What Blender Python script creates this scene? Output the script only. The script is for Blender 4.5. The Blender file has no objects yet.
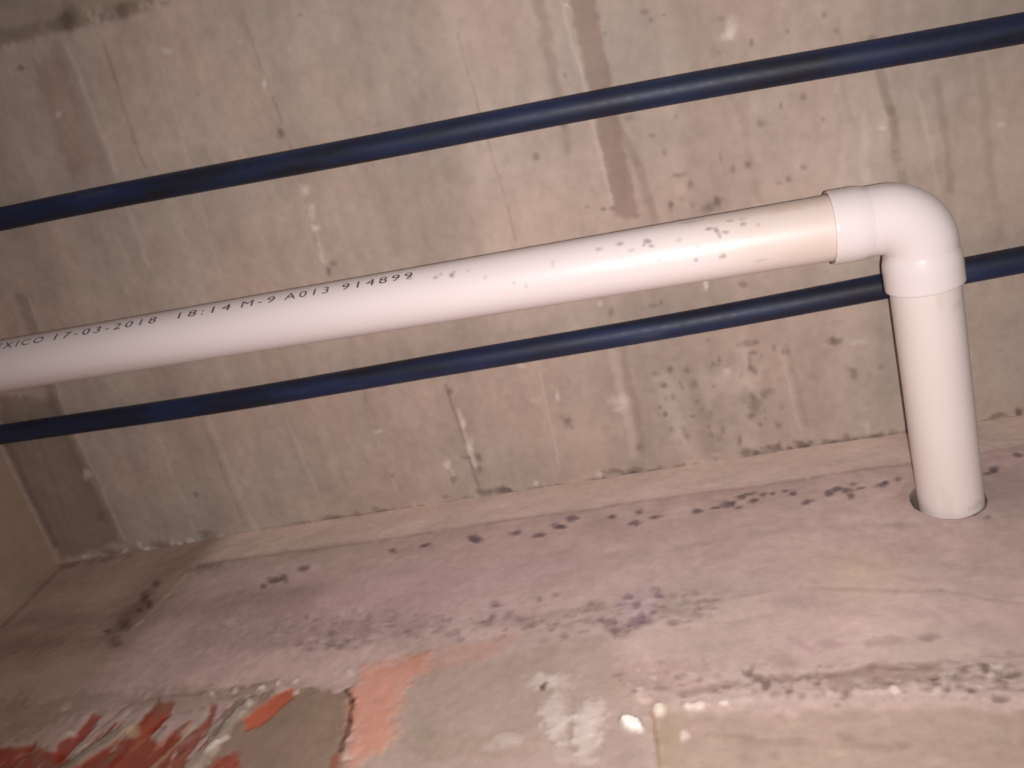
import bpy, bmesh, math, random
import numpy as np

C = bpy.context.scene.collection
ZO = 1.1                       # the lens sits 1.1 m above the floor
F = 800.0
H = 1.6                        # ceiling above the lens

# ------------------------------------------------------------------ survey frame
n = np.array([130., -381., F]); n /= np.linalg.norm(n)
def ray0(x, y): return np.array([x - 512., y - 384., F]) / F
def _c(x, y, off=0.):
    r = ray0(x, y); return r * (H - off) / (r @ n)
A_, B_ = _c(0, 433, .025), _c(1024, 260, .025)
wx = (B_ - A_) / np.linalg.norm(B_ - A_)
wy = np.cross(n, wx)
R = np.array([wx, wy, n])
def ray(x, y): return R @ ray0(x, y)
def on_ceiling(x, y, off=0.):
    r = ray(x, y); return r * (H - off) / r[2]
# back wall: plan lines (x, y) of its head at the ceiling and of its face
S0, S1 = on_ceiling(200, 539)[:2], on_ceiling(930, 429)[:2]
L0, L1 = on_ceiling(200, 562)[:2] * .906, on_ceiling(930, 457)[:2] * .906
ZL = H * .906                  # height where the head strip meets the face
def seam_y(x): return S0[1] + (x - S0[0]) * (S1[1] - S0[1]) / (S1[0] - S0[0])
def face_y(x): return L0[1] + (x - L0[0]) * (L1[1] - L0[1]) / (L1[0] - L0[0])
def sstep(a, b, x):
    t = np.clip((x - a) / (b - a), 0, 1); return t * t * (3 - 2 * t)
XS = L0[0] + .015               # where the thick render stops short of the corner
def wall_y(x, z):
    t = np.clip((H - z) / (H - ZL), 0, 1)
    yy = seam_y(x) * (1 - t) + face_y(x) * t
    k = sstep(XS - .26, XS + .02, x); k = np.maximum(k, sstep(.22, .5, H - z))
    return (seam_y(x) + .01) * (1 - k) + yy * k
def on_wall(x, y):
    r = ray(x, y); s = 1.0
    for _ in range(12):
        s = float(wall_y(np.array(r[0] * s), np.array(r[2] * s))) / r[1]
    return r * s

# ------------------------------------------------------------------ helpers
def lin(c):
    c = np.asarray(c, float) / 255.
    return np.where(c <= .04045, c / 12.92, ((c + .055) / 1.055) ** 2.4)

def vnoise(x, y, sx, sy, seed):
    """smooth value noise with cells sx by sy metres"""
    rs = np.random.RandomState(seed); N = 256
    t = rs.rand(N, N)
    u, v = x / sx + 1000.3, y / sy + 1000.7
    i, j = np.floor(u).astype(int), np.floor(v).astype(int)
    a, b = u - i, v - j
    a = a * a * (3 - 2 * a); b = b * b * (3 - 2 * b)
    g = lambda p, q: t[p % N, q % N]
    return (g(i, j) * (1 - a) + g(i + 1, j) * a) * (1 - b) + (g(i, j + 1) * (1 - a) + g(i + 1, j + 1) * a) * b
def fbm(x, y, sx, sy, seed, o=4):
    s, w, tot = 0, 1., 0
    for k in range(o):
        s = s + w * vnoise(x, y, sx / 2 ** k, sy / 2 ** k, seed + 17 * k); tot += w; w *= .55
    return s / tot

class Surface:
    """marks laid on a surface in its own metres: albedo col (n,3) and relief h (n)"""
    def __init__(s, P, Q, where, base):
        s.P, s.Q = P, Q
        s.col = np.tile(lin(base), (P.size, 1)); s.h = np.zeros(P.size)
        s.where = where
        s.rough = (fbm(P, Q, .012, .012, 5, 3) - .5) * 2
        s.soft = (fbm(P, Q, .06, .06, 9, 3) - .5) * 2
        s.wa, s.wb = (fbm(P, Q, .07, .07, 12, 3) - .5) * .013, (fbm(P, Q, .07, .07, 14, 3) - .5) * .013
    def mix(s, idx, m, c, h):
        if c is not None:
            s.col[idx] = s.col[idx] * (1 - m[:, None]) + lin(c) * m[:, None]
        s.h[idx] += h * m
    def blob(s, x, y, rx, ry, c, k=1., rot=0., h=0., ragged=.6, edge=.7):
        p0 = s.where(x, y); ca, sa = math.cos(rot), math.sin(rot)
        e = .5
        ax = (s.where(x + ca * e, y + sa * e) - p0) / e * rx
        ay = (s.where(x - sa * e, y + ca * e) - p0) / e * ry
        D = np.linalg.inv(np.array([ax, ay]).T)
        ext = (abs(ax) + abs(ay)) * 1.8
        idx = np.where((abs(s.P - p0[0]) < ext[0]) & (abs(s.Q - p0[1]) < ext[1]))[0]
        if not idx.size: return
        d = D @ np.array([s.P[idx] - p0[0], s.Q[idx] - p0[1]])
        r = np.hypot(d[0], d[1]) + ragged * s.rough[idx]
        s.mix(idx, (1 - sstep(1 - edge, 1 + edge, r)) * k, c, h)
    def line(s, pts, w, c, k=1., h=0., ragged=.5, edge=.6, broken=0.):
        q = [s.where(*p) for p in pts]
        for a, b, pa in zip(q[:-1], q[1:], pts[:-1]):
            wm = abs(np.linalg.norm(s.where(pa[0] + 1, pa[1]) - a)) * w / 2
            lo = np.minimum(a, b) - wm * 3; hi = np.maximum(a, b) + wm * 3
            idx = np.where((s.P > lo[0]) & (s.P < hi[0]) & (s.Q > lo[1]) & (s.Q < hi[1]))[0]
            if not idx.size: continue
            wv = min(1., w / 6. + .25)
            px, py = s.P[idx] - a[0] + s.wa[idx] * wv, s.Q[idx] - a[1] + s.wb[idx] * wv
            v = b - a; L2 = v @ v
            t = np.clip((px * v[0] + py * v[1]) / L2, 0, 1)
            d = np.hypot(px - t * v[0], py - t * v[1]) / wm + ragged * s.rough[idx]
            m = (1 - sstep(1 - edge, 1 + edge, d)) * k
            if broken: m = m * sstep(broken - .2, broken + .2, s.soft[idx] * .5 + .5 + .3 * s.rough[idx])
            s.mix(idx, m, c, h)
    def poly(s, pts, c, k=1., h=0., edge=2.5, ragged=.6):
        q = np.array([s.where(*p) for p in pts])
        cx = np.mean([p[0] for p in pts]); cy = np.mean([p[1] for p in pts])
        pxm = np.linalg.norm(s.where(cx + 1, cy) - s.where(cx, cy)); em = edge * pxm
        lo, hi = q.min(0) - 3 * em, q.max(0) + 3 * em
        idx = np.where((s.P > lo[0]) & (s.P < hi[0]) & (s.Q > lo[1]) & (s.Q < hi[1]))[0]
        if not idx.size: return
        X, Y = s.P[idx], s.Q[idx]
        ins = np.zeros(idx.size, bool); dm = np.full(idx.size, 1e9)
        for i in range(len(q)):
            a, b = q[i], q[(i + 1) % len(q)]
            cnd = ((a[1] > Y) != (b[1] > Y))
            with np.errstate(divide='ignore', invalid='ignore'):
                xi = (b[0] - a[0]) * (Y - a[1]) / (b[1] - a[1]) + a[0]
            ins ^= cnd & (X < xi)
            v = b - a; t = np.clip(((X - a[0]) * v[0] + (Y - a[1]) * v[1]) / (v @ v + 1e-12), 0, 1)
            dm = np.minimum(dm, np.hypot(X - a[0] - t * v[0], Y - a[1] - t * v[1]))
        sd = np.where(ins, dm, -dm) / em + ragged * (s.rough[idx] + s.soft[idx] * .7) * 1.6
        s.mix(idx, sstep(-1, 1, sd) * k, c, h)

def build_mesh(name, V, faces, cols=None, mat=None, smooth=True):
    me = bpy.data.meshes.new(name)
    V = np.asarray(V, float).copy(); V[:, 2] += ZO
    if isinstance(faces, np.ndarray):
        nf = len(faces); me.vertices.add(len(V)); me.vertices.foreach_set('co', V.astype(np.float32).ravel())
        me.loops.add(nf * 4); me.loops.foreach_set('vertex_index', faces.astype(np.int32).ravel())
        me.polygons.add(nf); me.polygons.foreach_set('loop_start', np.arange(nf, dtype=np.int32) * 4)
        me.update(calc_edges=True); me.validate()
    else:
        me.from_pydata([tuple(v) for v in V], [], faces)
    if cols is not None:
        at = me.color_attributes.new('albedo', 'FLOAT_COLOR', 'POINT')
        rgba = np.ones((len(V), 4), np.float32); rgba[:, :3] = cols
        at.data.foreach_set('color', rgba.ravel())
    me.polygons.foreach_set('use_smooth', [smooth] * len(me.polygons))
    if mat: me.materials.append(mat)
    me.update()
    o = bpy.data.objects.new(name, me); C.objects.link(o); return o
def grid_faces(nu, nv):
    i = np.arange(nu * nv).reshape(nu, nv)
    return np.stack([i[:-1, :-1], i[1:, :-1], i[1:, 1:], i[:-1, 1:]], -1).reshape(-1, 4)
def spaced(*segs):
    out = []
    for a, b, d in segs:
        k = max(2, int(round((b - a) / d)) + 1); out += list(np.linspace(a, b, k))[:-1]
    return np.array(out + [segs[-1][1]])

# ------------------------------------------------------------------ materials
def new_mat(name):
    m = bpy.data.materials.new(name); m.use_nodes = True
    nt = m.node_tree; return m, nt, nt.nodes['Principled BSDF']
def concrete(name, rough=.9, grain=.10, bump=.25, scale=55, base=None, spec=.25):
    m, nt, b = new_mat(name); N, Lk = nt.nodes, nt.links
    tc = N.new('ShaderNodeTexCoord')
    n1 = N.new('ShaderNodeTexNoise'); n1.inputs['Scale'].default_value = scale; n1.inputs['Detail'].default_value = 6
    n2 = N.new('ShaderNodeTexNoise'); n2.inputs['Scale'].default_value = 9; n2.inputs['Detail'].default_value = 4
    for q in (n1, n2): Lk.new(tc.outputs['Object'], q.inputs['Vector'])
    r1 = N.new('ShaderNodeMapRange'); r1.inputs[3].default_value = 1 - grain; r1.inputs[4].default_value = 1 + grain
    r1.inputs[1].default_value = .3; r1.inputs[2].default_value = .7
    Lk.new(n1.outputs[0], r1.inputs[0])
    r2 = N.new('ShaderNodeMapRange'); r2.inputs[3].default_value = .93; r2.inputs[4].default_value = 1.07
    r2.inputs[1].default_value = .3; r2.inputs[2].default_value = .7
    Lk.new(n2.outputs[0], r2.inputs[0])
    mu = N.new('ShaderNodeMath'); mu.operation = 'MULTIPLY'; Lk.new(r1.outputs[0], mu.inputs[0]); Lk.new(r2.outputs[0], mu.inputs[1])
    vm = N.new('ShaderNodeVectorMath'); vm.operation = 'SCALE'; Lk.new(mu.outputs[0], vm.inputs['Scale'])
    if base is None:
        at = N.new('ShaderNodeAttribute'); at.attribute_name = 'albedo'; Lk.new(at.outputs['Color'], vm.inputs[0])
    else: vm.inputs[0].default_value = tuple(lin(base))
    Lk.new(vm.outputs[0], b.inputs['Base Color'])
    bp = N.new('ShaderNodeBump'); bp.inputs['Strength'].default_value = bump; bp.inputs['Distance'].default_value = .004
    Lk.new(n1.outputs[0], bp.inputs['Height']); Lk.new(bp.outputs[0], b.inputs['Normal'])
    b.inputs['Roughness'].default_value = rough; b.inputs['Specular IOR Level'].default_value = spec
    return m
M_ceil = concrete('board_marked_concrete', grain=.05, bump=.25)
M_wall = concrete('rendered_wall', grain=.06, bump=.35)
M_floor = concrete('floor_concrete', base=(150, 140, 130))
M_side = concrete('side_wall_concrete', base=(146, 128, 106), bump=.3)

def pvc(name, rough=.33):
    m, nt, b = new_mat(name); N, Lk = nt.nodes, nt.links
    at = N.new('ShaderNodeAttribute'); at.attribute_name = 'albedo'
    Lk.new(at.outputs['Color'], b.inputs['Base Color'])
    b.inputs['Roughness'].default_value = rough; b.inputs['Specular IOR Level'].default_value = .45
    b.inputs['Subsurface Weight'].default_value = .0
    return m
M_pvc = pvc('white_pvc', .42)
M_elbow = pvc('white_pvc_moulded', .22)
M_ink, _, b_ = new_mat('black_ink'); b_.inputs['Base Color'].default_value = (.055, .04, .045, 1); b_.inputs['Roughness'].default_value = .6

def navy(name, seed):
    m, nt, b = new_mat(name); N, Lk = nt.nodes, nt.links
    tc = N.new('ShaderNodeTexCoord'); mp = N.new('ShaderNodeMapping'); mp.inputs['Scale'].default_value = (2.2, 14, 14)
    mp.inputs['Location'].default_value = (seed, seed * 2, 0)
    nz = N.new('ShaderNodeTexNoise'); nz.inputs['Scale'].default_value = 2.0; nz.inputs['Detail'].default_value = 5
    Lk.new(tc.outputs['Object'], mp.inputs[0]); Lk.new(mp.outputs[0], nz.inputs['Vector'])
    cr = N.new('ShaderNodeValToRGB'); e = cr.color_ramp.elements
    e[0].position = .36; e[0].color = (.010, .011, .020, 1)
    e[1].position = .62; e[1].color = (.013, .022, .070, 1)
    q = e.new(.75); q.color = (.035, .045, .08, 1)
    Lk.new(nz.outputs[0], cr.inputs[0]); Lk.new(cr.outputs[0], b.inputs['Base Color'])
    n2 = N.new('ShaderNodeTexNoise'); n2.inputs['Scale'].default_value = 60
    mr = N.new('ShaderNodeMapRange'); mr.inputs[3].default_value = .44; mr.inputs[4].default_value = .66
    Lk.new(tc.outputs['Object'], n2.inputs['Vector']); Lk.new(n2.outputs[0], mr.inputs[0]); Lk.new(mr.outputs[0], b.inputs['Roughness'])
    b.inputs['Specular IOR Level'].default_value = .5
    return m

# ------------------------------------------------------------------ ceiling
xs = spaced((-1.83, -1.80, .01), (-1.80, .86, .0034), (.86, 2.2, .06))
ys = spaced((-1.6, -.42, .06), (-.42, 1.03, .0038))
X, Y = [a.ravel() for a in np.meshgrid(xs, ys, indexing='ij')]
S = Surface(X, Y, lambda x, y: on_ceiling(x, y)[:2], (177, 158, 145))
# soft, board-wise tone: stretched along the shuttering
XB = X + .07 * Y
v = fbm(XB, Y, .10, 1.1, 21, 3) - .5
S.col *= (1 + .30 * v)[:, None]
v = fbm(XB, Y, .022, .5, 31, 2) - .5
S.col *= (1 + .10 * v)[:, None]
v = fbm(X, Y, .22, .30, 41, 4) - .5                     # warm / grey-green drift
S.col *= 1 + np.outer(v, [.16, -.02, -.06])
S.h += (fbm(XB, Y, .10, 1.2, 51, 2) - .5) * .004 + (fbm(X, Y, .03, .05, 52, 3) - .5) * .0015
v = fbm(X, Y, .020, .026, 43, 3) - .5; S.col *= (1 + .17 * v)[:, None]
v = fbm(X, Y, .14, .16, 44, 4) - .5; w_ = sstep(on_ceiling(560, 400)[0], on_ceiling(700, 400)[0], X)
S.col *= (1 + .20 * v * w_)[:, None]; S.h += v * w_ * .006
DK, LT = (122, 101, 93), (212, 194, 182)
l = S.line
# long board joints, traced in order across the slab
l([(30, 300), (60, 400), (125, 540)], 3, LT, .30); l([(24, 300), (54, 400), (119, 540)], 12, DK, .4, h=.0015)  # stepped joint: its relief shading is mostly painted by these edges
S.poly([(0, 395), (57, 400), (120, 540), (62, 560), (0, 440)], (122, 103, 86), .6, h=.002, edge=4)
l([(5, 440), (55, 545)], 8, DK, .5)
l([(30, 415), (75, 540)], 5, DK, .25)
l([(208, 417), (254, 526)], 6, LT, .20); l([(200, 417), (246, 526)], 4, DK, .18)
l([(285, 415), (322, 505)], 4, LT, .18)
l([(160, 440), (196, 535)], 5, LT, .12)
l([(70, 50), (116, 170), (148, 262)], 5, LT, .2); l([(60, 50), (106, 170)], 12, DK, .22)
l([(103, 43), (143, 166)], 4, DK, .25)
S.poly([(30, 60), (62, 60), (100, 165), (70, 175)], (140, 105, 92), .35, edge=8)
l([(160, 60), (190, 165), (222, 285)], 3, LT, .14)
l([(246, 27), (289, 143), (318, 250)], 3, DK, .35, broken=.35); l([(300, 185), (322, 262)], 5, LT, .55, broken=.45, h=.002)
l([(345, 100), (400, 245)], 18, (150, 128, 118), .2)
l([(395, 60), (432, 180), (452, 240)], 12, (158, 136, 126), .22)
l([(363, 396), (393, 480)], 3, DK, .3, broken=.35); l([(366, 405), (396, 490)], 3, LT, .25)
l([(456, 33), (486, 133), (516, 240)], 3, DK, .25, broken=.42)
l([(446, 386), (480, 495)], 3, DK, .45, broken=.4); l([(458, 410), (476, 470)], 4, LT, .6, broken=.45, h=.002)
l([(440, 440), (456, 486)], 3, LT, .5, broken=.5)
l([(540, 370), (560, 470)], 3, LT, .25)
S.poly([(568, -8), (594, -8), (612, 90), (638, 216), (630, 218), (617, 214), (592, 105)], (141, 117, 106), .66, edge=3)
S.poly([(531, -8), (544, -8), (572, 152), (566, 158)], (145, 122, 112), .5, edge=4)
l([(560, -5), (580, 70), (612, 205)], 4, LT, .25)
l([(614, 120), (640, 165), (656, 222)], 8, (145, 122, 112), .5)
l([(623, 345), (645, 455)], 7, DK, .28); l([(612, 345), (634, 455)], 9, LT, .25)
l([(660, 380), (686, 445)], 16, LT, .22)
l([(690, 370), (712, 453)], 14, (140, 124, 112), .38)
l([(742, 345), (752, 450)], 16, LT, .18)
l([(781, 350), (799, 430)], 4, LT, .25); l([(788, 345), (806, 425)], 5, DK, .18)
l([(700, 20), (742, 120), (760, 200)], 8, DK, .16, broken=.3)
l([(838, 20), (850, 120)], 5, DK, .15)
l([(872, 40), (888, 110), (905, 190)], 9, (128, 112, 98), .5, broken=.2)
l([(845, 130), (842, 186)], 9, LT, .2); l([(862, 120), (868, 186)], 9, LT, .3)
l([(916, 93), (938, 190)], 5, LT, .22); l([(935, 80), (952, 190)], 8, (130, 114, 100), .3)
l([(978, 60), (1000, 240)], 10, (135, 118, 104), .25)
l([(950, 310), (962, 400)], 10, (130, 118, 98), .3)
# the far line of a pour joint at the top left
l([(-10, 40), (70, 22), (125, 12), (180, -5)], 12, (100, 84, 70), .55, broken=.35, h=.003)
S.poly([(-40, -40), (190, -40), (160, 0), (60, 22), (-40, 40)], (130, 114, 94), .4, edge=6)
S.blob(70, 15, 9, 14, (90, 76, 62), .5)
# dark pits, white chips, patched hollows
for x, y, rx, ry, k in [(21, 68, 5, 3, .7), (281, 135, 4, 4, .6), (279, 131, 3, 3, .5), (300, 15, 2, 2, .6), (197, 95, 2, 2, .5),
        (333, 264, 6, 3, .6), (329, 271, 3, 5, .7), (297, 383, 2, 4, .5), (536, 157, 3, 4, .6), (645, 12, 5, 3, .5), (651, 20, 3, 3, .4),
        (664, 15, 3, 2, .4), (665, 153, 3, 4, .5), (678, 175, 5, 2, .55), (690, 184, 3, 5, .5), (629, 118, 5, 3, .4), (612, 209, 4, 3, .7),
        (604, 209, 3, 2, .6), (671, 206, 3, 5, .75), (714, 205, 9, 7, .45), (717, 201, 4, 4, .8), (706, 209, 6, 4, .45), (733, 168, 3, 4, .5), (748, 164, 4, 4, .6),
        (721, 158, 2, 5, .4), (803, 97, 4, 4, .6), (762, 122, 6, 6, .3), (803, 167, 3, 3, .5), (779, 183, 4, 2, .3), (824, 15, 3, 3, .5),
        (836, 31, 3, 3, .4), (721, 19, 3, 3, .4), (743, 285, 5, 4, .6), (661, 303, 2, 4, .6), (654, 306, 4, 2, .4), (611, 312, 3, 5, .45), (682, 200, 4, 3, .2),
        (463, 423, 3, 3, .5), (478, 458, 4, 4, .6), (466, 458, 6, 2, .5), (450, 392, 3, 4, .6), (479, 470, 4, 4, .6), (454, 480, 3, 4, .6), (392, 476, 2, 3, .4),
        (568, 421, 5, 6, .65), (562, 418, 3, 3, .4), (572, 427, 3, 3, .4), (670, 369, 4, 4, .75), (656, 374, 5, 3, .5), (663, 385, 6, 3, .3), (693, 385, 4, 6, .45),
        (745, 344, 9, 4, .5), (754, 353, 6, 3, .6), (755, 373, 2, 2, .7), (754, 406, 7, 9, .55), (751, 417, 5, 4, .6), (746, 398, 7, 10, .35), (769, 393, 8, 5, .55),
        (765, 397, 4, 4, .5), (779, 426, 4, 4, .5), (790, 372, 4, 6, .2), (812, 378, 8, 4, .2), (834, 342, 8, 4, .65), (833, 338, 3, 4, .5), (854, 374, 4, 6, .5), (849, 370, 3, 3, .4),
        (684, 431, 4, 6, .4), (740, 440, 2, 6, .6), (639, 447, 3, 4, .5), (881, 368, 4, 4, .3), (881, 330, 7, 3, .15), (196, 495, 3, 3, .55), (100, 515, 4, 6, .4), (835, 322, 8, 3, .2)]:
    S.blob(x, y, rx * .85, ry * .85, (96, 78, 75), k * .85, ragged=.8, edge=.8, h=-.0015)
S.blob(718, 368, 26, 20, (150, 136, 124), .35, ragged=.8); S.blob(728, 382, 30, 12, LT, .22, ragged=.8)
for k_ in range(70):
    rs = np.random.RandomState(300 + k_)
    x, y = rs.uniform(650, 790), rs.uniform(340, 445)
    if rs.rand() < .35: x, y = rs.uniform(560, 830), rs.uniform(30, 230)
    S.blob(x, y, rs.uniform(1.2, 3), rs.uniform(1.2, 3.5), (98, 82, 76), rs.uniform(.2, .5), ragged=.8)
for x, y, rx, ry, k in [(732, 30, 4, 9, .55), (727, 37, 6, 4, .4), (566, 5, 3, 2, .8), (305, 190, 3, 4, .6), (312, 212, 3, 6, .5), (316, 228, 4, 3, .7),
        (264, 84, 2, 4, .6), (220, 172, 3, 2, .6), (557, 396, 2, 5, .8), (463, 424, 2, 4, .8), (446, 464, 3, 4, .85), (470, 446, 3, 7, .6), (377, 432, 4, 3, .5), (706, 285, 2, 5, .9),
        (620, 402, 9, 8, .45), (534, 400, 6, 3, .3), (600, 304, 3, 3, .5), (728, 371, 5, 4, .6), (858, 342, 8, 4, .35), (868, 427, 3, 5, .35), (522, 366, 4, 2, .5),
        (167, 51, 4, 3, .4), (59, 114, 3, 3, .5), (883, 128, 3, 2, .5), (1001, 125, 5, 3, .5), (86, 475, 4, 4, .5), (219, 173, 2, 2, .7), (240, 42, 3, 2, .3)]:
    S.blob(x, y, rx, ry, (232, 216, 206), k * .75, ragged=.9, h=.0015, edge=.8)
# crumbly joint where the slab meets the wall head
l([(125, 556), (200, 541), (420, 507), (640, 474), (930, 430), (1024, 415)], 4, (110, 88, 80), .5, broken=.42, ragged=1.)
for x, y, rx, ry, k in [(503, 493, 11, 6, .6), (482, 493, 6, 4, .5), (540, 490, 9, 5, .35), (560, 486, 6, 4, .35), (332, 519, 12, 4, .5), (615, 473, 14, 4, .5), (636, 471, 7, 4, .45),
        (750, 453, 8, 5, .6), (775, 449, 10, 4, .65), (805, 446, 10, 5, .7), (830, 443, 6, 4, .35), (851, 441, 11, 6, .6), (880, 437, 9, 4, .65), (893, 434, 5, 4, .6), (930, 430, 5, 5, .4),
        (1001, 416, 8, 4, .5), (1020, 412, 5, 5, .8), (390, 512, 7, 3, .3), (206, 536, 8, 6, .5), (160, 547, 18, 5, .4), (115, 552, 14, 4, .35), (375, 510, 4, 3, .4), (300, 524, 10, 3, .3)]:
    S.blob(x, y, rx, ry * .8, (96, 76, 72), k, ragged=.9, h=-.003)
rs_ = np.random.RandomState(77)
for k_ in range(230):
    x = rs_.uniform(90, 1030); y = 556 - (x - 125) * .157 + abs(rs_.normal(0, 3.2)) * -1 + 1.5
    q_ = rs_.rand()
    S.blob(x, y, rs_.uniform(1.5, 7), rs_.uniform(1, 2.6), (104, 84, 78) if q_ < .7 else (206, 186, 172), rs_.uniform(.15, .5), rot=-.15, ragged=1.1, edge=.8, h=-.002 if q_ < .7 else .002)
S.blob(224, 545, 9, 5, (118, 62, 50), .6, ragged=.6)
for x, y in [(124, 552), (172, 543), (148, 549), (180, 545), (190, 541), (220, 538), (140, 546), (598, 474), (535, 484), (85, 556)]:
    S.blob(x, y, 3.2, 2.2, (222, 204, 190), .6, rot=x * .3, ragged=1.1, h=.003)
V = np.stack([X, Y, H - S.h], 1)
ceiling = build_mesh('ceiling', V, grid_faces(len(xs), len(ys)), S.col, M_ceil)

# ------------------------------------------------------------------ drain geometry (needed for the hole)
RP = .0532
z_at = lambda x, y, z: ray(x, y) * z / ray(x, y)[2]
CC = z_at(916.2, 213.8, 1.335)                # where the two axes cross
LE = z_at(0, 366.5, 1.35)
WH = on_wall(950.5, 499)                    # axis meets the wall
d1 = (CC - LE) / np.linalg.norm(CC - LE); d2 = (WH - CC) / np.linalg.norm(WH - CC)
print('ELBOW ANGLE', math.degrees(math.acos(d1 @ d2)), 'CC', CC, 'LE', LE, 'WH', WH)

# ------------------------------------------------------------------ back wall
def wall_piece(name, xs, zs, hole=False):
    X, Z = [a.ravel() for a in np.meshgrid(xs, zs, indexing='ij')]
    X, Z = X.copy(), Z.copy()
    F_ = grid_faces(len(xs), len(zs))
    hx, hz, rh, R2 = WH[0] - .004, WH[2] + .0005, RP + .0048, .13
    if hole:
        r = np.hypot(X - hx, Z - hz); q = np.where((r < R2) & (r > 1e-6))[0]
        rn = rh + r[q] / R2 * (R2 - rh)
        keep = ~np.any(r[F_] < .006, axis=1)
        X[q] = hx + (X[q] - hx) / r[q] * rn; Z[q] = hz + (Z[q] - hz) / r[q] * rn
        F_ = F_[keep]
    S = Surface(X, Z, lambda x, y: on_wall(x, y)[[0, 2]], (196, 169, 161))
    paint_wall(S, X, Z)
    Yw = wall_y(X, Z) - S.h
    V = np.stack([X, Yw, Z], 1); col = S.col
    if hole:                                # the sleeve of the hole, going into the wall
        N = 72; base = len(V); ring = []
        for k, (rr, dy) in enumerate([(rh + .0022, -.0005), (rh + .0005, .004), (rh - .001, .02), (rh - .001, .12)]):
            for a in np.linspace(0, 2 * math.pi, N, endpoint=False):
                wob = 1 + .012 * math.sin(3 * a + 1) + .008 * math.sin(7 * a)
                x_, z_ = hx + rr * wob * math.cos(a), hz + rr * wob * math.sin(a)
                ring.append((x_, float(wall_y(np.array(x_), np.array(z_))) + dy, z_))
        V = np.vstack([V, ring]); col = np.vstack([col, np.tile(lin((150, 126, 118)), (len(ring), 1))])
        fs = [[base + k * N + i, base + k * N + (i + 1) % N, base + (k + 1) * N + (i + 1) % N, base + (k + 1) * N + i] for k in range(3) for i in range(N)]
        F_ = np.vstack([F_, np.array(fs)])
    return build_mesh(name, V, F_, col, M_wall)

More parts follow.
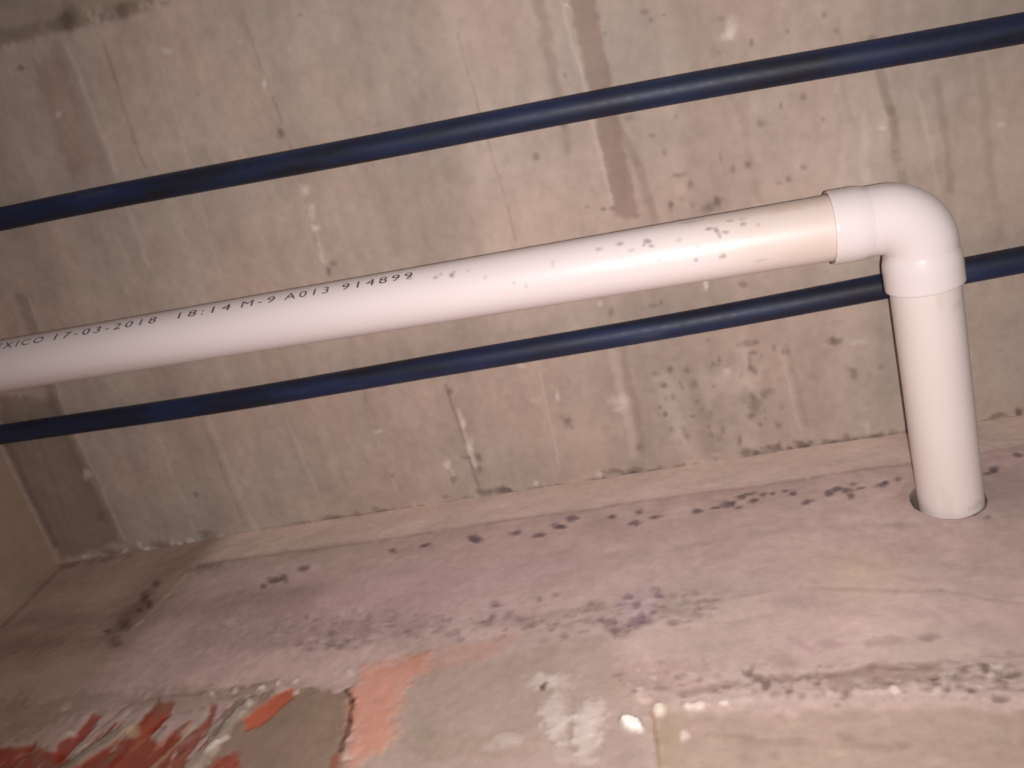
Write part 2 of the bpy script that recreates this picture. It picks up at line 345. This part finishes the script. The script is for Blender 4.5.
def paint_wall(S, X, Z):
    PK, TN, GY = (190, 160, 158), (176, 155, 138), (158, 146, 134)
    v = fbm(X, Z, .30, .10, 61, 4) - .5; S.col *= (1 + .30 * v)[:, None]
    v = fbm(X, Z, .35, .18, 71, 3) - .5; S.col *= 1 + np.outer(v, [.12, -.05, .03])
    v = fbm(X, Z, .05, .02, 81, 3) - .5; S.col *= (1 + .14 * v)[:, None]
    v = fbm(X, Z, .018, .016, 83, 3) - .5; S.col *= (1 + .16 * v)[:, None]
    S.h += (fbm(X, Z, .12, .10, 91, 3) - .5) * .006
    l, b, p = S.line, S.blob, S.poly
    # head strip: less pink mortar, paled to paint in stronger light; sharp arris below
    strip = sstep(ZL - .006, ZL + .006, Z) * sstep(XS - .1, XS + .03, X)
    S.col = S.col * (1 - .85 * strip[:, None]) + lin((240, 216, 202)) * .85 * strip[:, None]
    l([(205, 562), (930, 457), (1030, 443)], 5, (226, 202, 190), .35, ragged=.8, edge=.9)
    l([(205, 565), (930, 461)], 3, (140, 112, 106), .30, ragged=.8, broken=.3)
    # corner bay left of the render edge
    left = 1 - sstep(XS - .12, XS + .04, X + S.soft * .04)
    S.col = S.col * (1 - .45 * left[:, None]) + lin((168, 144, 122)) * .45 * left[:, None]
    l([(188, 572), (165, 596), (140, 622), (115, 640)], 5, (196, 176, 150), .45, broken=.35, h=.002)
    l([(150, 590), (130, 612), (108, 636)], 12, (120, 98, 84), .4, broken=.4)
    b(208, 566, 13, 4, (100, 84, 66), .6, rot=-.2, ragged=.9, edge=.9)
    l([(57, 572), (0, 628)], 5, (104, 86, 70), .35, edge=.9)
    l([(65, 566), (130, 556)], 6, (105, 88, 70), .5, broken=.3)
    b(20, 645, 48, 8, (110, 88, 72), .4, rot=-.1, ragged=.9, edge=.95)
    # soft rosy bloom and tan drift over the beam face
    b(430, 590, 190, 34, (196, 162, 164), .5, rot=-.13, ragged=.3, edge=.9)
    b(700, 545, 180, 26, (196, 168, 162), .35, rot=-.1, ragged=.3, edge=.9)
    b(860, 575, 34, 22, (200, 176, 146), .4, ragged=.5, edge=.9)
    b(640, 560, 60, 14, (178, 160, 146), .35, edge=.9)
    b(990, 500, 60, 40, (158, 142, 136), .5, edge=.9)
    l([(680, 548), (760, 532), (900, 525), (1030, 515)], 10, (168, 148, 138), .35, ragged=.8, edge=.9)
    l([(200, 700 - 60), (330, 632), (420, 628)], 30, (150, 126, 120), .4, ragged=1., edge=.9)
    l([(330, 600), (430, 580), (560, 566)], 16, (200, 168, 170), .4, edge=.9)
    l([(30, 620), (130, 615), (300, 600)], 20, (142, 110, 100), .35, edge=.9)
    l([(700, 600), (800, 588), (940, 592), (1030, 606)], 5, (146, 122, 114), .3, edge=.9, broken=.3)
    # pitted courses at the foot of the beam
    rs = np.random.RandomState(7)
    for k_ in range(260):
        x = rs.uniform(270, 720)
        y = 634 - (x - 340) * .075 + rs.normal(0, 9)
        c = [(132, 108, 106), (118, 100, 96), (205, 184, 178), (150, 128, 124)][rs.randint(4)]
        b(x, y, rs.uniform(2, 6), rs.uniform(1., 3.), c, rs.uniform(.2, .5), rot=-.15, ragged=.9, h=rs.uniform(-.002, .001))
    l([(478, 625), (530, 618), (600, 606), (690, 612)], 14, (140, 118, 112), .38, ragged=1., broken=.35)
    b(640, 606, 17, 13, (188, 164, 170), .6, ragged=.9, h=.002)
    for x, y, r in [(636, 604, 3), (629, 596, 3), (640, 615, 3.5), (652, 611, 3), (634, 622, 5), (619, 628, 6), (648, 620, 4), (659, 594, 2.5), (609, 622, 5)]:
        b(x, y, r * 1.3, r, (122, 96, 100), .55, ragged=1., h=-.003)
    # below the beam: patched masonry
    p([(235, 702), (300, 690), (350, 690), (352, 800), (200, 800), (205, 745)], (134, 112, 90), .8, edge=7, ragged=.9, h=.002)
    p([(420, 668), (470, 655), (600, 640), (640, 680), (655, 800), (340, 800), (365, 740), (400, 700)], (176, 154, 142), .8, edge=12)
    b(470, 745, 60, 12, (172, 150, 130), .5, ragged=.6, edge=.9); b(420, 735, 16, 26, (152, 138, 120), .5, edge=.9)
    p([(352, 692), (364, 667), (412, 660), (425, 657), (414, 680), (398, 706), (388, 745), (345, 775)], (218, 150, 124), .72, edge=11, h=.003)
    p([(400, 662), (470, 642), (515, 638), (500, 655), (440, 668), (405, 680)], (206, 150, 130), .42, edge=10)
    l([(345, 690), (353, 700), (350, 720), (340, 752)], 5, (98, 58, 40), .75, ragged=.9, h=-.002)
    p([(655, 705), (700, 712), (1060, 705), (1060, 800), (655, 800)], (170, 146, 128), .65, edge=9, h=-.003)
    l([(652, 712), (656, 740), (660, 775)], 4, (150, 108, 90), .6)
    b(668, 745, 12, 26, (168, 150, 120), .5, edge=.9)
    p([(610, 660), (680, 655), (720, 680), (650, 700), (612, 700)], (182, 152, 140), .5, edge=8)
    # broken groove, right
    l([(684, 694), (760, 680), (800, 674), (870, 668), (938, 664)], 9, (126, 98, 86), .5, ragged=1.1, h=-.002, edge=.9)
    p([(820, 672), (938, 662), (938, 682), (868, 686), (830, 688)], (140, 114, 98), .55, h=-.003, edge=5, ragged=1.)
    p([(938, 664), (1040, 652), (1040, 702), (985, 700), (940, 686)], (182, 160, 152), .6, h=.003, edge=6, ragged=1.)
    p([(745, 682), (800, 672), (842, 684), (835, 698), (760, 700)], (188, 164, 154), .5, h=.002, edge=6, ragged=1.)
    for k_ in range(340):
        x = rs.uniform(610, 1040) if k_ % 3 else rs.uniform(935, 1040); y = 684 - (x - 620) * .012 + rs.normal(0, 9)
        c = [(128, 106, 96), (214, 198, 186), (170, 142, 134), (112, 92, 84)][rs.randint(4)]
        b(x, y, rs.uniform(1.5, 6), rs.uniform(1., 3), c, rs.uniform(.15, .45), ragged=.9, h=rs.uniform(-.002, .003))
    for x, y, rx, ry in [(766, 684, 5, 4), (789, 690, 4, 5), (846, 693, 5, 6), (948, 689, 4, 4), (972, 690, 5, 3), (986, 668, 3, 4), (1000, 698, 8, 3), (935, 676, 4, 3), (1010, 676, 9, 3), (748, 673, 4, 4)]:
        b(x, y, rx, ry, (98, 78, 72), .65, ragged=.7, h=-.004)
    for x, y, rx, ry in [(700, 705, 6, 4), (688, 706, 4, 3), (895, 689, 4, 4), (870, 691, 12, 3), (724, 703, 4, 2), (684, 735, 4, 5), (740, 700, 20, 3), (915, 684, 12, 3)]:
        b(x, y, rx, ry, (232, 214, 200), .8 if rx < 8 else .35, ragged=.8, h=.002)
    l([(790, 640), (815, 650)], 8, (176, 140, 140), .4); b(888, 640, 18, 4, (140, 120, 110), .35, ragged=1.); b(928, 638, 10, 4, (124, 104, 96), .45, ragged=1.); b(875, 645, 10, 3, (150, 120, 116), .4)
    b(830, 644, 14, 4, (170, 140, 138), .5); b(785, 660, 12, 9, (160, 128, 118), .4)
    l([(710, 738), (800, 742), (900, 746), (1030, 738)], 10, (150, 126, 112), .45, ragged=1., edge=.9, broken=.4)
    for k_ in range(26):
        b(rs.uniform(690, 1020), rs.uniform(712, 765), rs.uniform(4, 14), rs.uniform(2, 5), [(146, 122, 108), (196, 176, 156)][rs.randint(2)], rs.uniform(.15, .35), ragged=.9, edge=.9)
    # red clay streaks and mortar, bottom left
    RD, RC_, OR = (166, 66, 46), (152, 66, 46), (190, 98, 72)
    p([(-60, 752), (33, 745), (62, 755), (52, 800), (-60, 800)], RC_, .9, edge=2.5, h=-.003)
    p([(54, 800), (60, 752), (84, 765), (84, 800)], RD, .85, edge=3)
    p([(58, 742), (75, 735), (92, 713), (101, 715), (84, 738), (64, 757), (52, 762)], RD, .85, edge=2, h=-.003)
    p([(80, 765), (116, 739), (134, 727), (158, 700), (174, 702), (168, 716), (150, 735), (160, 745), (176, 728), (184, 735), (165, 770), (140, 800), (70, 800)], RC_, .92, edge=2.5, h=-.003)
    p([(150, 715), (170, 702), (172, 712), (150, 735), (130, 750)], OR, .5, edge=4)
    p([(176, 748), (206, 719), (212, 702), (217, 706), (207, 733), (187, 757), (178, 800), (160, 800)], RC_, .85, edge=2.5, h=-.003)
    p([(245, 720), (282, 690), (297, 687), (295, 697), (266, 724), (247, 731)], OR, .9, edge=2.5, h=-.003)
    p([(212, 762), (238, 754), (238, 800), (208, 800)], RD, .7, edge=4)
    l([(330, 800), (336, 758)], 8, (150, 70, 44), .6)
    GV = (170, 154, 140)
    rq = np.random.RandomState(19)
    for k_ in range(120):
        x = rq.uniform(0, 250); y = rq.uniform(706, 790); L_ = rq.uniform(8, 30)
        if y < 752 - x * .28: continue
        if x > 215 and y < 745: continue
        c = [RC_, RD, (96, 44, 34), GV, (150, 116, 96), (196, 120, 92), (122, 96, 82)][rq.randint(7)]
        l([(x, y), (x - L_ * .62, y + L_ * .62)], rq.uniform(2, 6), c, rq.uniform(.3, .7), ragged=1.1, h=rq.uniform(-.003, .003))
    l([(192, 768), (215, 745), (240, 715), (250, 704)], 13, GV, .85, ragged=.6, h=.004)
    l([(208, 752), (228, 738)], 6, (222, 206, 194), .7, h=.002)
    l([(66, 768), (90, 752), (118, 732)], 12, (150, 134, 116), .8, ragged=.7, h=.004)
    l([(105, 728), (125, 712), (132, 708)], 7, (166, 148, 136), .6, h=.003)
    l([(118, 762), (150, 730), (160, 722)], 4, RD, .5); l([(150, 768), (178, 742), (190, 725)], 5, (190, 150, 118), .55, h=.002)
    b(131, 730, 7, 6, (200, 174, 146), .8, h=.004); b(70, 733, 5, 3, (214, 190, 180), .85, h=.004)
    l([(32, 756), (60, 768)], 6, (140, 110, 94), .5)
    l([(16, 756), (36, 750)], 4, (170, 120, 104), .5)
    p([(0, 700), (110, 694), (190, 690), (290, 684), (230, 700), (190, 712), (100, 708), (50, 730), (0, 742)], (134, 114, 98), .45, edge=8, ragged=1.)
    l([(100, 712), (160, 698), (240, 688), (290, 678)], 5, (122, 102, 90), .35, ragged=.9, broken=.45)
    for x, y, r, k in [(212, 694, 3.5, .8), (235, 689, 3.5, .7), (262, 687, 3.2, .95), (278, 683, 2.5, .7), (297, 692, 3.5, .9), (66, 706, 5, .4), (295, 680, 3, .6), (250, 704, 5, .6), (148, 694, 4, .3), (350, 672, 3, .5)]:
        b(x, y, r * 1.1, r * .8, (226, 208, 190), k * .75, rot=x * .37, ragged=1., edge=.35, h=.004)
    # whitewash dabs
    for x, y, rx, ry, k in [(541, 682, 14, 8, .7), (561, 684, 10, 8, .55), (556, 676, 18, 4, .4), (556, 712, 13, 20, .85), (560, 730, 11, 14, .8), (552, 722, 9, 20, .6), (590, 718, 14, 20, .85), (587, 742, 11, 20, .8), (583, 722, 9, 22, .5), (508, 741, 12, 7, .6), (492, 748, 8, 4, .35), (562, 752, 12, 12, .3)]:
        b(x, y, rx, ry, (212, 196, 186), k * .8, ragged=.8, edge=.45, h=.0015)
    b(543, 688, 3, 3.5, (84, 64, 62), .9); b(546, 684, 2, 2, (84, 64, 62), .6)
    b(632, 725, 11, 6.5, (252, 246, 236), 1., rot=.25, ragged=.25, edge=.25, h=.010)
    b(659, 708, 6, 6, (240, 226, 206), .8, rot=-.5, ragged=.4, h=.006); b(646, 701, 6, 3, (224, 200, 186), .6); b(640, 690, 4, 2, (230, 210, 200), .5)
    # the row of grey dabs along the beam
    for x, y, rx, ry in [(393, 551, 5, 2.6), (426, 545, 6, 2.6), (473, 538, 6, 4.2), (478, 541, 5, 3), (516, 533, 6, 3.2), (538, 535, 8, 2.6), (557, 526, 7, 3.4), (563, 528, 5, 2.6),
            (573, 519, 6, 4), (612, 518, 5.5, 3), (639, 513, 5, 3.2), (635, 524, 7, 3), (655, 518, 7, 2), (698, 511, 6, 2.6), (727, 505, 7, 3.2), (734, 503, 4, 3), (739, 508, 4, 2.5), (742, 497, 6, 3.2),
            (753, 501, 6, 3), (763, 495, 4.5, 3), (750, 494, 8, 2.2), (785, 492, 6, 2.6), (792, 494, 5, 3), (808, 503, 6.5, 2.8), (829, 495, 4.5, 4), (837, 490, 5, 3), (846, 491, 6, 3.2), (853, 485, 5.5, 3.2),
            (851, 497, 4, 4), (861, 489, 5, 2), (882, 485, 7, 3.2), (886, 483, 4, 2.5), (898, 480, 5, 3), (988, 474, 7, 2.2), (995, 470, 5, 3.4), (1017, 456, 5, 3), (988, 517, 4, 2), (772, 494, 3, 1.5), (715, 508, 5, 1.2)]:
        b(x, y, rx * .85, ry * .8, (96, 76, 82), .75, rot=-.1, ragged=.8, edge=.7, h=.001)
    for x, y, rx, ry in [(263, 585, 3.5, 2.6), (271, 580, 4.5, 3.4), (277, 579, 4, 3), (283, 577, 4, 4.5), (303, 568, 6, 2.4), (156, 583, 4, 3), (145, 599, 5, 6), (149, 604, 4, 4), (126, 625, 6, 5), (108, 631, 4, 3), (115, 643, 6, 5), (140, 610, 4, 3)]:
        b(x, y, rx, ry, (88, 66, 62), .65, rot=-.25, ragged=.6, h=-.001)
    # lip of old filler round the hole
    hx, hz = WH[0] - .006, WH[2]
    r = np.hypot(X - hx, Z - hz); m = (1 - sstep(RP + .012, RP + .035, r + S.rough * .006)) * .35
    S.col = S.col * (1 - m[:, None]) + lin((172, 146, 138)) * m[:, None]; S.h += m * .004

trim = wall_piece('trim_1', spaced((-1.83, -1.55, .006), (-1.55, .86, .0034), (.86, 2.2, .08)), spaced((ZL, H, .0034)))
zs = spaced((-1.1, .55, .06), (.55, ZL, .0032))
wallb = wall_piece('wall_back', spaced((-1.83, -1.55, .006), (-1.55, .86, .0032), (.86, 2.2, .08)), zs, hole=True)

# ------------------------------------------------------------------ left wall and floor
cA, cB = on_ceiling(57, 563), on_ceiling(0, 450)
yl = spaced((-1.6, 0, .1), (0, 1.04, .006)); zl = spaced((-1.1, .6, .1), (.6, H, .006))
Yl, Zl = [a.ravel() for a in np.meshgrid(yl, zl, indexing='ij')]
def on_left(x, y):
    r = ray(x, y); s = cA[0] / r[0]; return (r * s)[[1, 2]]
SL = Surface(Yl, Zl, on_left, (160, 139, 120))
v = fbm(Yl, Zl, .3, .3, 101, 4) - .5; SL.col *= (1 + .35 * v)[:, None]
SL.h += (fbm(Yl, Zl, .08, .08, 102, 3) - .5) * .004
xl = cA[0] + (Yl - cA[1]) * (cB[0] - cA[0]) / (cB[1] - cA[1])
wl_ = build_mesh('wall_left', np.stack([xl + SL.h, Yl, Zl], 1), grid_faces(len(yl), len(zl)), SL.col, M_ceil)
fx = spaced((-1.83, 2.2, .3)); fy = spaced((-1.6, 1.0, .3))
Xf, Yf = [a.ravel() for a in np.meshgrid(fx, fy, indexing='ij')]
fl = build_mesh('floor', np.stack([Xf, Yf, Xf * 0 - 1.1], 1), grid_faces(len(fx), len(fy)), None, M_floor)
for o in (ceiling, trim, wallb, wl_, fl): o['kind'] = 'structure'

# ------------------------------------------------------------------ tubes
def frame_for(d):
    d = d / np.linalg.norm(d); up = np.array([0, 0, 1.]); s = np.cross(up, d); s /= np.linalg.norm(s)
    return s, np.cross(d, s)                 # side, up-ish
def tube_verts(path, radii, N=96, frames=None):
    V = []
    for i, (p, r) in enumerate(zip(path, radii)):
        s, u = frames[i]
        for a in np.linspace(0, 2 * math.pi, N, endpoint=False):
            V.append(p + r * (math.cos(a) * s + math.sin(a) * u))
    return np.array(V)
def tube_faces(n_, N, caps=False):
    f = [[k * N + i, k * N + (i + 1) % N, (k + 1) * N + (i + 1) % N, (k + 1) * N + i] for k in range(n_ - 1) for i in range(N)]
    return np.array(f)
def pipe(name, a, b, r, mat, step=.004, N=128, base=(238, 226, 222), marks=None, wall=.0035, bow=None):
    d = b - a; L = np.linalg.norm(d); d = d / L; s, u = frame_for(d)
    t = spaced((0, L, step)); prof = [(0, r - wall)] + [(q, r) for q in t] + [(L, r - wall)]
    P = [a + d * q for q, _ in prof]
    if bow is not None: P = [p + bow(q / L) for p, (q, _) in zip(P, prof)]
    rad = [q[1] for q in prof]; fr = [(s, u)] * len(P)
    V = tube_verts(P, rad, N, fr)
    al = np.repeat([q[0] for q in prof], N); th = np.tile(np.linspace(0, 2 * math.pi, N, endpoint=False), len(P))
    col = np.tile(lin(base), (len(V), 1))
    if marks: marks(a, d, s, u, r, al, th, col)
    # inner wall so the open ends show a real pipe
    Pi = P[1:-1:6] + [P[-2]]; V2 = tube_verts(Pi, [r - wall] * len(Pi), N, [(s, u)] * len(Pi))
    n0 = len(V); V = np.vstack([V, V2]); col = np.vstack([col, np.tile(lin(base), (len(V2), 1))])
    f = np.vstack([tube_faces(len(P), N), tube_faces(len(Pi), N)[:, ::-1] + n0])
    return build_mesh(name, V, f, col, mat)
def hit_tube(px, py, a, d, r):
    """survey point on a tube: distance along it and the side/up angle"""
    q = ray(px, py); q = q / np.linalg.norm(q)
    w = -a; A = q - (q @ d) * d; B = w - (w @ d) * d
    aa, bb, cc = A @ A, 2 * A @ B, B @ B - r * r
    disc = bb * bb - 4 * aa * cc
    t = (-bb - math.sqrt(max(disc, 0))) / (2 * aa); p = q * t
    s, u = frame_for(d); v = p - a
    return v @ d, math.atan2(v @ u, v @ s)
def speck(a, d, r, al, th, col, px, py, rx, ry, c, k):
    l0, t0 = hit_tube(px, py, a, d, r)
    dep = np.linalg.norm(a + d * l0) / F
    dt = (th - t0 + math.pi) % (2 * math.pi) - math.pi
    rr = np.hypot((al - l0) / (rx * dep), dt * r / (ry * dep))
    m = (1 - sstep(.5, 1.4, rr + .35 * (vnoise(al, th * r, .004, .004, 3) - .5) * 2)) * k
    col[:] = col * (1 - m[:, None]) + lin(c) * m[:, None]

# ------------------------------------------------------------------ the white drain
drain = bpy.data.objects.new('drain_pipe', None); C.objects.link(drain)
drain.location = (WH[0], WH[1], WH[2] + ZO); drain.empty_display_size = .1
drain['label'] = 'thick white plastic drain pipe with printed text, bending at an elbow into the wall'
drain['category'] = 'pipe'
bpy.context.view_layer.update()
def child(o, par):
    o.parent = par; o.matrix_parent_inverse = par.matrix_world.inverted() if par is drain else par.matrix_parent_inverse.copy()

SOCK = .130; SOCKV = .119; RB = RP + .0028; RS = RP + .0062; RC = RB + .0025
def run_marks(a, d, s, u, r, al, th, col):
    v = fbm(al, th * r, .25, .05, 201, 3) - .5; col *= (1 + .05 * v)[:, None]
    L = al.max()
    dust = sstep(L - .42, L - .03, al + .12 * (vnoise(al, th * r, .05, .03, 6) - .5)) * .24
    col[:] = col * (1 - dust[:, None]) + lin((206, 180, 150)) * dust[:, None]
    ring = sstep(L - .20, L - .14, al) * .12
    col[:] = col * (1 - ring[:, None]) + lin((190, 160, 120)) * ring[:, None]
    for x, y, rx, ry, k in [(599, 249, 3, 2, .35), (620, 244, 4, 2.5, .5), (632, 250, 4, 2, .3), (648, 241, 3.5, 3, .6), (651, 246, 3, 2, .5), (644, 245, 2, 2, .4), (659, 259, 3, 2, .3), (679, 240, 2, 2, .3),
            (709, 229, 3, 2, .6), (716, 230, 2.5, 3.5, .6), (719, 235, 2, 4, .45), (725, 232, 3, 2, .55), (723, 256, 4, 2.5, .5), (696, 260, 2, 2, .5), (730, 221, 4, 2, .4), (743, 224, 3, 2.5, .45), (758, 225, 2, 2, .3),
            (742, 219, 4, 2, .3), (553, 264, 2, 4, .25), (698, 247, 2, 2, .25), (468, 271, 2, 2, .25), (485, 277, 2, 2, .2), (514, 283, 2, 2, .25), (761, 260, 6, 2, .2), (690, 222, 12, 2.5, .35), (526, 286, 2, 3, .2), (640, 262, 3, 2, .2),
            (436, 277, 3.2, 1.8, .5), (441, 274, 1.6, 2, .45), (452, 275, 2.6, 3, .65), (454, 272, 1.8, 2, .5), (410, 278, 3, 2.4, .5)]:
        speck(a, d, r, al, th, col, x, y, rx, ry, (92, 74, 78), k * .85)
    # smear of dust on the upper side
    for x, y, rx, ry, k in [(745, 215, 60, 5, .18), (800, 205, 30, 6, .2), (810, 250, 26, 8, .12), (100, 372, 90, 8, .10)]:
        speck(a, d, r, al, th, col, x, y, rx, ry, (196, 160, 128), k)
run_end = CC - d1 * (SOCK - .03)
run_start = CC + d1 * ((cA[0] - .01 - CC[0]) / d1[0])
p_run = pipe('pipe_run', run_start, run_end, RP, M_pvc, .0028, 160, (229, 214, 211), run_marks)
stub_a = CC + d2 * (SOCKV - .03); stub_b = WH + d2 * .10
def stub_marks(a, d, s, u, r, al, th, col):
    v = fbm(al, th * r, .1, .05, 211, 3) - .5; col *= (1 + .05 * v)[:, None]
    for x, y, rx, ry, k in [(958, 305, 4, 7, .15), (940, 300, 12, 3, .1), (977, 505, 3, 10, .3), (948, 512, 26, 5, .08)]:
        speck(a, d, r, al, th, col, x, y, rx, ry, (150, 128, 112), k)
p_stub = pipe('pipe_stub', stub_a, stub_b, RP, M_pvc, .004, 128, (226, 211, 205), stub_marks)
child(p_run, drain); child(p_stub, drain)
p_run['label'] = 'long white pipe run with black print'

# elbow body: a tight swept quarter bend
T = RC * math.tan(.5 * math.acos(d1 @ d2))
nrm = np.cross(d1, d2); nrm /= np.linalg.norm(nrm)
side1 = np.cross(nrm, d1); cen = CC - d1 * T + side1 * RC
ang = math.acos(d1 @ d2)
path, frames, rad = [], [], []
def put(p, tdir, r):
    s = np.cross(nrm, tdir); s /= np.linalg.norm(s)
    path.append(p); frames.append((s, nrm)); rad.append(r)
SL_ = .052                                   # socket length
for q in np.linspace(SOCK - SL_ + .004, T, 6): put(CC - d1 * q, d1, RB)
for a in np.linspace(0, ang, 33)[1:-1]:
    c_, s_ = math.cos(a), math.sin(a)
    tdir = d1 * c_ + side1 * s_
    put(cen - side1 * RC * c_ + d1 * RC * s_, tdir, RB + .0012 * math.sin(math.pi * a / ang))
for q in np.linspace(T, SOCKV - SL_ + .004, 6): put(CC + d2 * q, d2, RB)
NE = 128
V = tube_verts(path, rad, NE, frames)
ebase = (228, 215, 212)
elbow = build_mesh('elbow', V, tube_faces(len(path), NE), np.tile(lin(ebase), (len(V), 1)), M_elbow)
child(elbow, drain); elbow['label'] = 'white moulded elbow fitting'
def socket(C0, d, SOCK):
    prof = [(SOCK - SL_ - .012, RB - .001), (SOCK - SL_ - .004, RB + .0004), (SOCK - SL_ + .006, RS - .0006), (SOCK - SL_ + .014, RS)]
    prof += [(q, RS + .0002) for q in np.linspace(SOCK - SL_ + .02, SOCK - .004, 8)]
    prof += [(SOCK - .0012, RS), (SOCK, RS - .0008), (SOCK + .0002, RS - .0022), (SOCK - .0002, RP + .0008), (SOCK - .012, RP + .0004)]
    s, u = frame_for(d)
    V = tube_verts([C0 + d * q for q, _ in prof], [r for _, r in prof], NE, [(s, u)] * len(prof))
    col = np.tile(lin(ebase), (len(V), 1))
    th = np.tile(np.arange(NE), len(prof)); k = np.repeat(np.arange(len(prof)), NE)
    m = (k >= len(prof) - 3) * .55
    col = col * (1 - m[:, None]) + lin((150, 118, 92)) * m[:, None]
    return build_mesh('socket', V, tube_faces(len(prof), NE), col, M_elbow)
for d, q_ in ((-d1, SOCK), (d2, SOCKV)):
    so = socket(CC, d, q_); so.parent = elbow; so.matrix_parent_inverse = elbow.matrix_parent_inverse @ elbow.matrix_basis
    so.matrix_parent_inverse = drain.matrix_world.inverted()
    so.parent = elbow; so.matrix_parent_inverse.identity(); 

# elbow holds its geometry in world metres through the parent's inverse, so its children need none of their own

# printed line
words = [('MEXICO', -12, 344.4, 46.5, 335), ('17-03-2018', 57, 334, 156, 320.5), ('18:14', 178, 317, 230, 309), ('M-9', 241, 307, 274, 302.5), ('A013', 284, 300.5, 328, 294.5), ('914899', 341, 292, 412, 279.5)]
dg = None
s_, u_ = frame_for(d1)
for txt, x0, y0, x1, y1 in words:
    cu = bpy.data.curves.new('t', 'FONT'); cu.body = txt; cu.size = 1; cu.space_character = 1.35; cu.resolution_u = 3; cu.offset = .0
    ob = bpy.data.objects.new('t', cu); C.objects.link(ob)
    dg = bpy.context.evaluated_depsgraph_get(); me = bpy.data.meshes.new_from_object(ob.evaluated_get(dg))
    bm = bmesh.new(); bm.from_mesh(me); bmesh.ops.triangulate(bm, faces=bm.faces[:])
    for _ in range(4):
        long_ = [e for e in bm.edges if e.calc_length() > .12]
        if long_: bmesh.ops.subdivide_edges(bm, edges=long_, cuts=1)
        bmesh.ops.triangulate(bm, faces=bm.faces[:])
    bm.to_mesh(me); bm.free()
    co = np.array([v.co[:] for v in me.vertices])
    l0, t0 = hit_tube(x0, y0, run_start, d1, RP) if x0 > -5 else (None, None)
    l1, t1 = hit_tube(x1, y1, run_start, d1, RP)
    if l0 is None: l0, t0 = hit_tube(x0, y0, run_start, d1, RP)
    t0 = t1 = TXT = hit_tube(376, 284.5, run_start, d1, RP)[1] if True else t1
    mnx, mxx = co[:, 0].min(), co[:, 0].max(); hgt = .70
    tv, tf = [], []; base = 0
    for c in co:
        f_ = (c[0] - mnx) / (mxx - mnx); al = l0 + (l1 - l0) * f_
        th = TXT - (c[1] / hgt) * .0165 / RP * (1 if math.cos(TXT) < 0 else -1)
        tv.append(run_start + d1 * al + (RP + .0003) * (math.cos(th) * s_ + math.sin(th) * u_))
    for pz in me.polygons: tf.append([base + i for i in pz.vertices])
    bpy.data.objects.remove(ob); bpy.data.curves.remove(cu)
    txt_o = build_mesh('printed_text', np.array(tv), tf, None, M_ink)
    txt_o.parent = p_run; txt_o['label'] = 'black dot-matrix print reading ' + txt

# ------------------------------------------------------------------ navy water pipes against the slab
def water(px0, px1, r, label, seed, dz0, dz1, sag):
    a, b = on_ceiling(*px0, dz0), on_ceiling(*px1, dz1)
    d = (b - a) / np.linalg.norm(b - a)
    A = a + d * ((cA[0] - .01 - a[0]) / d[0]); B = a + d * ((2.1 - a[0]) / d[0])
    bow = lambda t: np.array([0, sag * math.sin(math.pi * t / .62) + .0015 * math.sin(t * 21 + seed), -.001 * abs(math.sin(t * 7 + seed))])
    o = pipe('water_pipe', A, B, r, navy('navy_plastic', seed), .02, 64, (20, 30, 60), None, .003, bow)
    o['label'] = label; o['category'] = 'pipe'; return o
water((0, 221), (1024, 27), .0250, 'navy blue plastic water pipe along the ceiling above the white pipe, farthest from the wall', 1.3, .031, .036, -.0065)
water((0, 434.5), (1024, 260), .0252, 'navy plastic water pipe on the ceiling between white pipe and wall, behind the elbow', 4.1, .031, .033, .0145)

# ------------------------------------------------------------------ camera, flash, ambient
from mathutils import Matrix, Vector
cam_d = bpy.data.cameras.new('camera'); cam = bpy.data.objects.new('camera', cam_d); C.objects.link(cam)
rt, upv, bk = R @ np.array([1, 0, 0]), R @ np.array([0, -1, 0]), R @ np.array([0, 0, -1])
m = Matrix(((rt[0], upv[0], bk[0], 0), (rt[1], upv[1], bk[1], 0), (rt[2], upv[2], bk[2], ZO), (0, 0, 0, 1)))
cam.matrix_world = m
cam_d.sensor_width = 36; cam_d.lens = F / 1024 * 36; cam_d.clip_start = .01
cam_d.dof.use_dof = True; cam_d.dof.focus_distance = 1.0; cam_d.dof.aperture_fstop = 8.0
bpy.context.scene.camera = cam

sp = bpy.data.lights.new('phone_flash', 'SPOT'); sp.energy = 94; sp.shadow_soft_size = .003
sp.spot_size = math.radians(124); sp.spot_blend = 1.0; sp.color = (1, .955, .955)
so = bpy.data.objects.new('phone_flash', sp); C.objects.link(so)
aim = R @ ray0(550, 385); aim = Vector(aim).normalized()
so.rotation_euler = aim.to_track_quat('-Z', 'Y').to_euler()
so.location = Vector(rt * .024 - upv * .004) + Vector((0, 0, ZO))
w = bpy.data.worlds.new('world'); bpy.context.scene.world = w; w.use_nodes = True
w.node_tree.nodes['Background'].inputs[0].default_value = (1, .93, .86, 1)
w.node_tree.nodes['Background'].inputs[1].default_value = .12

vs = bpy.context.scene.view_settings
vs.view_transform = 'Standard'; vs.look = 'None'; vs.gamma = 1; vs.use_curve_mapping = False; vs.exposure = 0
